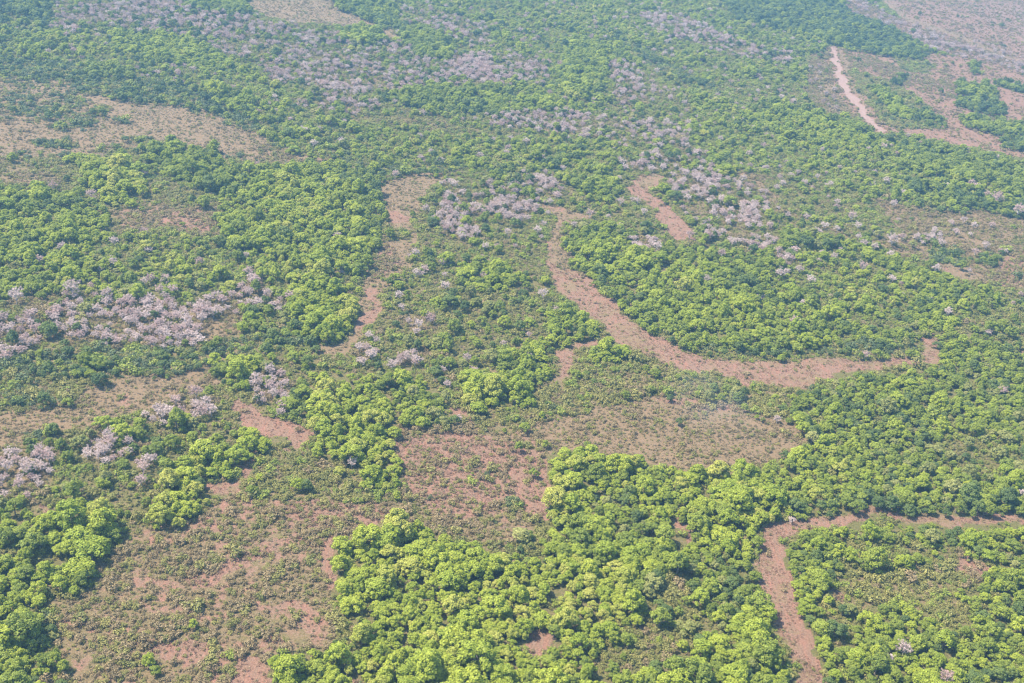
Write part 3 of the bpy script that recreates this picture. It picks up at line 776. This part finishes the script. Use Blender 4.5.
def name_them(D, sel, places, noun, hues, size_words, row_h):
    """label and group for every chosen one: its look, then where it stands among its neighbours"""
    idx = np.nonzero(sel)[0]
    by = {}
    for i in idx:
        for (x0, y0, x1, y1), ph in places:
            if x0 <= D['px'][i] < x1 and y0 <= D['py'][i] < y1:
                by.setdefault(ph, []).append(i); break
    out = {}
    for ph, ids in by.items():
        low = max(D['py'][i] for i in ids)
        rows = {}
        for i in ids:
            rows.setdefault(int((low - D['py'][i]) // row_h), []).append(i)
        for m, key in enumerate(sorted(rows), 1):
            for n, i in enumerate(sorted(rows[key], key=lambda q: D['px'][q]), 1):
                sz = size_words[0] if D['sc'][i] < np.quantile(D['sc'][idx], .33) else size_words[2] if D['sc'][i] > np.quantile(D['sc'][idx], .7) else size_words[1]
                look = (sz + ' ' + hues[D['hue'][i]]).strip()
                where = ph if len(rows) == 1 else '%s row up, %s' % (ordinal(m), ph)
                out[i] = ('%s %s, %s from left, %s' % (look, noun, ordinal(n), where), '%ss, %s' % (noun, ph))
    return out

def link_things():
    TL = name_them(TR, tsel, TREE_PLACES, 'leafy tree', ['yellow-green', 'lime-green', 'mid-green', 'dark green', 'olive'], ['small', '', 'large'], 14)
    BL = name_them(BA, bsel, BARE_PLACES, 'leafless tree', ['pale', 'pinkish'], ['small', '', 'large'], 12)
    SL = name_them(SH, ssel, SHRUB_PLACES, 'shrub', ['brown', 'olive', 'green', 'dark'], ['small', '', 'large'], 16)
    for D, sel, nm, lab, cat, parts in (
            (TR, tsel, 'leafy_tree', TL, 'tree', lambda v, h: (('crown', CROWN[v][h]), ('trunk', LEAFY[v][1]))),
            (BA, bsel, 'bare_tree', BL, 'tree', lambda v, h: (('crown', BARE[v][h][0]), ('trunk', BARE[v][h][1]))),
            (SH, ssel, 'shrub', SL, 'shrub', None)):
        for i in np.nonzero(sel)[0]:
            v, h = D['var'][i], D['hue'][i]
            e = bpy.data.objects.new(nm, None if parts else SHRUB[v][h]); COL.objects.link(e)
            e.location = (D['P'][i, 0], D['P'][i, 1], 0); e.rotation_euler = (0, 0, D['rot'][i])
            s = D['sc'][i]; e.scale = (s, s, s * D['tz'][i])
            for pn, me in (parts(v, h) if parts else ()):
                c = bpy.data.objects.new(pn, me); COL.objects.link(c); c.parent = e
            e['label'], e['group'] = lab[i]; e['category'] = cat
link_things()
print('COUNTS', len(TU['sc']), len(TR['sc']), len(BA['sc']), len(SH['sc']), TR['py'][tsel].min(), BA['py'][bsel].min(), SH['py'][ssel].min())

# ------------------------------------------------------------------ ground: one sheet to the horizon
def axis(lo, hi, step, far):
    core = np.arange(lo, hi + step, step)
    a, s = [], step
    q = hi + step
    while q < far:
        s *= 1.35; q += s; a.append(q)
    b, s, q = [], step, lo
    while q > -far:
        s *= 1.35; q -= s; b.append(q)
    return np.concatenate([b[::-1], core, a])
gx, gy = axis(-900, 1250, 2.3, 30000), axis(230, 2450, 2.3, 30000)
GX, GY = np.meshgrid(gx, gy)
nx, ny = len(gx), len(gy)
P = np.stack([GX.ravel(), GY.ravel(), np.zeros(nx * ny)], 1)
wgt = np.zeros((len(P), 4)); wgt[:, 3] = 1
zc = cover_at(P, 1.0)
inside = (P[:, 1] > 200) & (P[:, 1] < 2600) & (np.abs(P[:, 0]) < 2200)
ridge = np.abs(fnoise(P[:, 0] + .4 * P[:, 1], P[:, 1], 26, 141) - .5)
vein = np.where((TAB[zc, 3] > .35) & (TAB[zc, 3] < .9), np.clip(1 - ridge * 26, 0, 1) * .55, 0)
wgt[:, 0] = np.where(inside, TAB[zc, 3] + vein, .42)
wgt[:, 1] = np.where(inside, TAB[zc, 4], .6)
bank = fnoise(P[:, 0], P[:, 1], 14, 171)       # dry grass creeping in over the channel beds
isr = inside & (zc == KN.index('river'))
wgt[:, 0] = np.where(isr, wgt[:, 0] + (bank - .5) * 1.1, wgt[:, 0])
wgt[:, 2] = np.where(inside, (zc == KN.index('road')) * 1.0, 0)
ZZ = (fnoise(GX, GY, 9, 33) - .5) * .35
P[:, 2] = np.where(inside, ZZ.ravel(), 0)
me = bpy.data.meshes.new('ground')
me.vertices.add(len(P)); me.vertices.foreach_set('co', P.ravel())
i0 = (np.arange(ny - 1)[:, None] * nx + np.arange(nx - 1)[None]).ravel()
F = np.stack([i0, i0 + 1, i0 + nx + 1, i0 + nx], 1)
me.loops.add(F.size); me.loops.foreach_set('vertex_index', F.ravel())
me.polygons.add(len(F)); me.polygons.foreach_set('loop_start', np.arange(len(F)) * 4)
me.polygons.foreach_set('use_smooth', np.ones(len(F), bool))
me.update(calc_edges=True)
ca = me.color_attributes.new('cover', 'FLOAT_COLOR', 'POINT'); ca.data.foreach_set('color', wgt.ravel())
gm = bpy.data.materials.new('ground'); t, N, L = nt(gm)
def noise(scale, detail=4, rough=.6, vec=None):
    n = N.new('ShaderNodeTexNoise'); n.inputs['Scale'].default_value = scale; n.inputs['Detail'].default_value = detail
    n.inputs['Roughness'].default_value = rough
    L.new(vec or geo.outputs['Position'], n.inputs['Vector'])
    return n.outputs['Fac']
def ramp(fac, stops):
    r = N.new('ShaderNodeValToRGB'); L.new(fac, r.inputs[0])
    e = r.color_ramp.elements
    while len(e) < len(stops): e.new(.5)
    for el, (p, c) in zip(e, stops): el.position = p; el.color = (*c, 1)
    return r.outputs[0]
def mixc(f, a, b):
    m = N.new('ShaderNodeMix'); m.data_type = 'RGBA'
    if isinstance(f, float): m.inputs[0].default_value = f
    else: L.new(f, m.inputs[0])
    L.new(a, m.inputs[6]); L.new(b, m.inputs[7])
    return m.outputs[2]
def mth(op, a, b, c=None, clamp=False):
    m = N.new('ShaderNodeMath'); m.operation = op; m.use_clamp = clamp
    for i, v in enumerate((a, b, c)):
        if v is None: continue
        if isinstance(v, (int, float)): m.inputs[i].default_value = v
        else: L.new(v, m.inputs[i])
    return m.outputs[0]
geo = N.new('ShaderNodeNewGeometry')
at = N.new('ShaderNodeAttribute'); at.attribute_name = 'cover'
sep = N.new('ShaderNodeSeparateColor'); L.new(at.outputs['Color'], sep.inputs[0])
fine, mid, big = noise(1.3, 5, .7), noise(.22, 5, .65), noise(.03, 4, .6)
soil = ramp(fine, [(.25, (.125, .050, .034)), (.5, (.275, .115, .078)), (.75, (.41, .195, .143))])
dry = ramp(fine, [(.25, (.09, .064, .034)), (.5, (.18, .122, .068)), (.78, (.28, .20, .12))])
grn = ramp(fine, [(.25, (.045, .050, .018)), (.5, (.105, .100, .034)), (.8, (.19, .15, .065))])
dry = mixc(mth('MULTIPLY', big, .8), dry, ramp(mid, [(.3, (.115, .095, .045)), (.7, (.20, .13, .085))]))
n1 = mth('ADD', mth('MULTIPLY', mid, .9), mth('MULTIPLY', fine, .5))
fd = mth('MULTIPLY_ADD', mth('ADD', mth('SUBTRACT', sep.outputs[1], .75), mth('MULTIPLY', n1, .75)), 3.5, .45, True)
fs = mth('MULTIPLY_ADD', mth('ADD', mth('SUBTRACT', sep.outputs[0], 1.12), mth('MULTIPLY', n1, .85)), 4.0, .5, True)
stc = N.new('ShaderNodeMapping'); stc.inputs['Scale'].default_value = (.9, .22, 1); stc.inputs['Rotation'].default_value = (0, 0, .5); L.new(geo.outputs['Position'], stc.inputs['Vector'])
wv = noise(.55, 5, .7, stc.outputs[0])
soil = mixc(mth('MULTIPLY_ADD', wv, 2.4, -1.1, True), ramp(fine, [(.25, (.10, .062, .042)), (.5, (.18, .112, .075)), (.75, (.27, .18, .125))]), soil)
c = mixc(fs, mixc(fd, grn, dry), soil)
rd = ramp(fine, [(.25, (.17, .11, .09)), (.5, (.27, .185, .155)), (.8, (.36, .26, .225))])
c = mixc(mth('MULTIPLY', sep.outputs[2], mth('MULTIPLY_ADD', wv, 2.0, -.25, True)), c, rd)
bs = N.new('ShaderNodeBsdfPrincipled'); bs.inputs['Roughness'].default_value = .95; bs.inputs['Specular IOR Level'].default_value = .1
L.new(c, bs.inputs['Base Color'])
bp = N.new('ShaderNodeBump'); bp.inputs['Strength'].default_value = .8; bp.inputs['Distance'].default_value = .5
L.new(noise(1.0, 6, .75), bp.inputs['Height']); L.new(bp.outputs[0], bs.inputs['Normal'])
o = N.new('ShaderNodeOutputMaterial'); L.new(bs.outputs[0], o.inputs[0])
me.materials.append(gm)
gd = bpy.data.objects.new('ground', me); COL.objects.link(gd); gd['kind'] = 'structure'

# ------------------------------------------------------------------ haze
def box_mesh(name, lo, hi):
    v = [(x, y, z) for x in (lo[0], hi[0]) for y in (lo[1], hi[1]) for z in (lo[2], hi[2])]
    f = [(0, 1, 3, 2), (4, 6, 7, 5), (0, 4, 5, 1), (2, 3, 7, 6), (0, 2, 6, 4), (1, 5, 7, 3)]
    m = bpy.data.meshes.new(name); m.from_pydata(v, [], f); return m
HAZE = .000165
hz = bpy.data.objects.new('haze', box_mesh('haze', (-31500, -31500, -1.5), (31500, 31500, ALT + 8)))
COL.objects.link(hz); hz['kind'] = 'stuff'; hz['label'] = 'pale blue haze thickening over the far woodland'; hz['category'] = 'haze'
hm = bpy.data.materials.new('haze'); t, N, L = nt(hm)
pv = N.new('ShaderNodeVolumePrincipled'); pv.inputs['Color'].default_value = (.32, .66, 1, 1)
pv.inputs['Density'].default_value = HAZE; pv.inputs['Anisotropy'].default_value = .2
o = N.new('ShaderNodeOutputMaterial'); L.new(pv.outputs[0], o.inputs['Volume'])
hz.data.materials.append(hm)

# a thin plume of smoke drifting over the dry field
g = ground_at(704, 430)
bm_ = bpy.data.meshes.new('smoke')
th, ph = np.linspace(0, 2 * math.pi, 25)[:-1], np.linspace(0, math.pi, 13)
sv_ = [(22 * math.sin(p) * math.cos(q), 42 * math.sin(p) * math.sin(q), 15 * math.cos(p)) for p in ph[1:-1] for q in th]
sv_ += [(0, 0, 15), (0, 0, -15)]
sf_ = [(r_ * 24 + c_, (r_ + 1) * 24 + c_, (r_ + 1) * 24 + (c_ + 1) % 24, r_ * 24 + (c_ + 1) % 24) for r_ in range(10) for c_ in range(24)]
sf_ += [(24 * 11, c_, (c_ + 1) % 24) for c_ in range(24)] + [(24 * 11 + 1, 240 + (c_ + 1) % 24, 240 + c_) for c_ in range(24)]
bm_.from_pydata(sv_, [], sf_)
smk = bpy.data.objects.new('smoke', bm_); COL.objects.link(smk); smk.location = (g[0], g[1], 16.5); smk.rotation_euler = (0, 0, math.radians(25))
smk['kind'] = 'stuff'; smk['label'] = 'thin bluish smoke drifting over the dry field'; smk['category'] = 'smoke'
sm = bpy.data.materials.new('smoke'); t, N, L = nt(sm)
tc = N.new('ShaderNodeTexCoord')
ns_ = N.new('ShaderNodeTexNoise'); ns_.inputs['Scale'].default_value = .07; ns_.inputs['Detail'].default_value = 3; L.new(tc.outputs['Object'], ns_.inputs['Vector'])
sc_ = N.new('ShaderNodeVectorMath'); sc_.operation = 'MULTIPLY'; sc_.inputs[1].default_value = (1 / 22, 1 / 42, 1 / 15); L.new(tc.outputs['Object'], sc_.inputs[0])
ln_ = N.new('ShaderNodeVectorMath'); ln_.operation = 'LENGTH'; L.new(sc_.outputs[0], ln_.inputs[0])
fall = mth('SUBTRACT', 1.0, ln_.outputs['Value'], clamp=True)
den = mth('MULTIPLY', mth('MULTIPLY', mth('MULTIPLY_ADD', ns_.outputs['Fac'], 3.0, -1.1, True), fall), .006)
pv = N.new('ShaderNodeVolumePrincipled'); pv.inputs['Color'].default_value = (.92, .96, 1, 1); L.new(den, pv.inputs['Density'])
o = N.new('ShaderNodeOutputMaterial'); L.new(pv.outputs[0], o.inputs['Volume']); bm_.materials.append(sm)

# ------------------------------------------------------------------ light
SUN_EL, SUN_AZ = 56.0, -84.0          # azimuth measured from +Y towards +X
sd = bpy.data.lights.new('sun', 'SUN'); sd.energy = 4.8; sd.angle = math.radians(.5); sd.color = (1, .90, .77)
so = bpy.data.objects.new('sun', sd); COL.objects.link(so)
sv = Vector((math.sin(math.radians(SUN_AZ)) * math.cos(math.radians(SUN_EL)), math.cos(math.radians(SUN_AZ)) * math.cos(math.radians(SUN_EL)), math.sin(math.radians(SUN_EL))))
so.rotation_euler = sv.to_track_quat('Z', 'Y').to_euler()
w = bpy.data.worlds.new('World'); S.world = w; w.use_nodes = True
t, N, L = w.node_tree, w.node_tree.nodes, w.node_tree.links
N.clear()
sk = N.new('ShaderNodeTexSky'); sk.sky_type = 'NISHITA'; sk.sun_disc = False
sk.sun_elevation = math.radians(SUN_EL); sk.sun_rotation = math.radians(SUN_AZ)
bg = N.new('ShaderNodeBackground'); bg.inputs[1].default_value = .14
o = N.new('ShaderNodeOutputWorld'); L.new(sk.outputs[0], bg.inputs[0]); L.new(bg.outputs[0], o.inputs[0])

# ------------------------------------------------------------------ render settings
S.view_settings.view_transform = 'Standard'; S.view_settings.look = 'None'
S.view_settings.exposure = 1.3; S.view_settings.gamma = 1
S.render.engine = 'CYCLES'
cy = S.cycles
cy.pixel_filter_type = 'BLACKMAN_HARRIS'; cy.filter_width = 1.25
cy.max_bounces = 5; cy.diffuse_bounces = 3; cy.glossy_bounces = 1; cy.transmission_bounces = 2; cy.volume_bounces = 0
cy.use_denoising = True; cy.caustics_reflective = False; cy.caustics_refractive = False
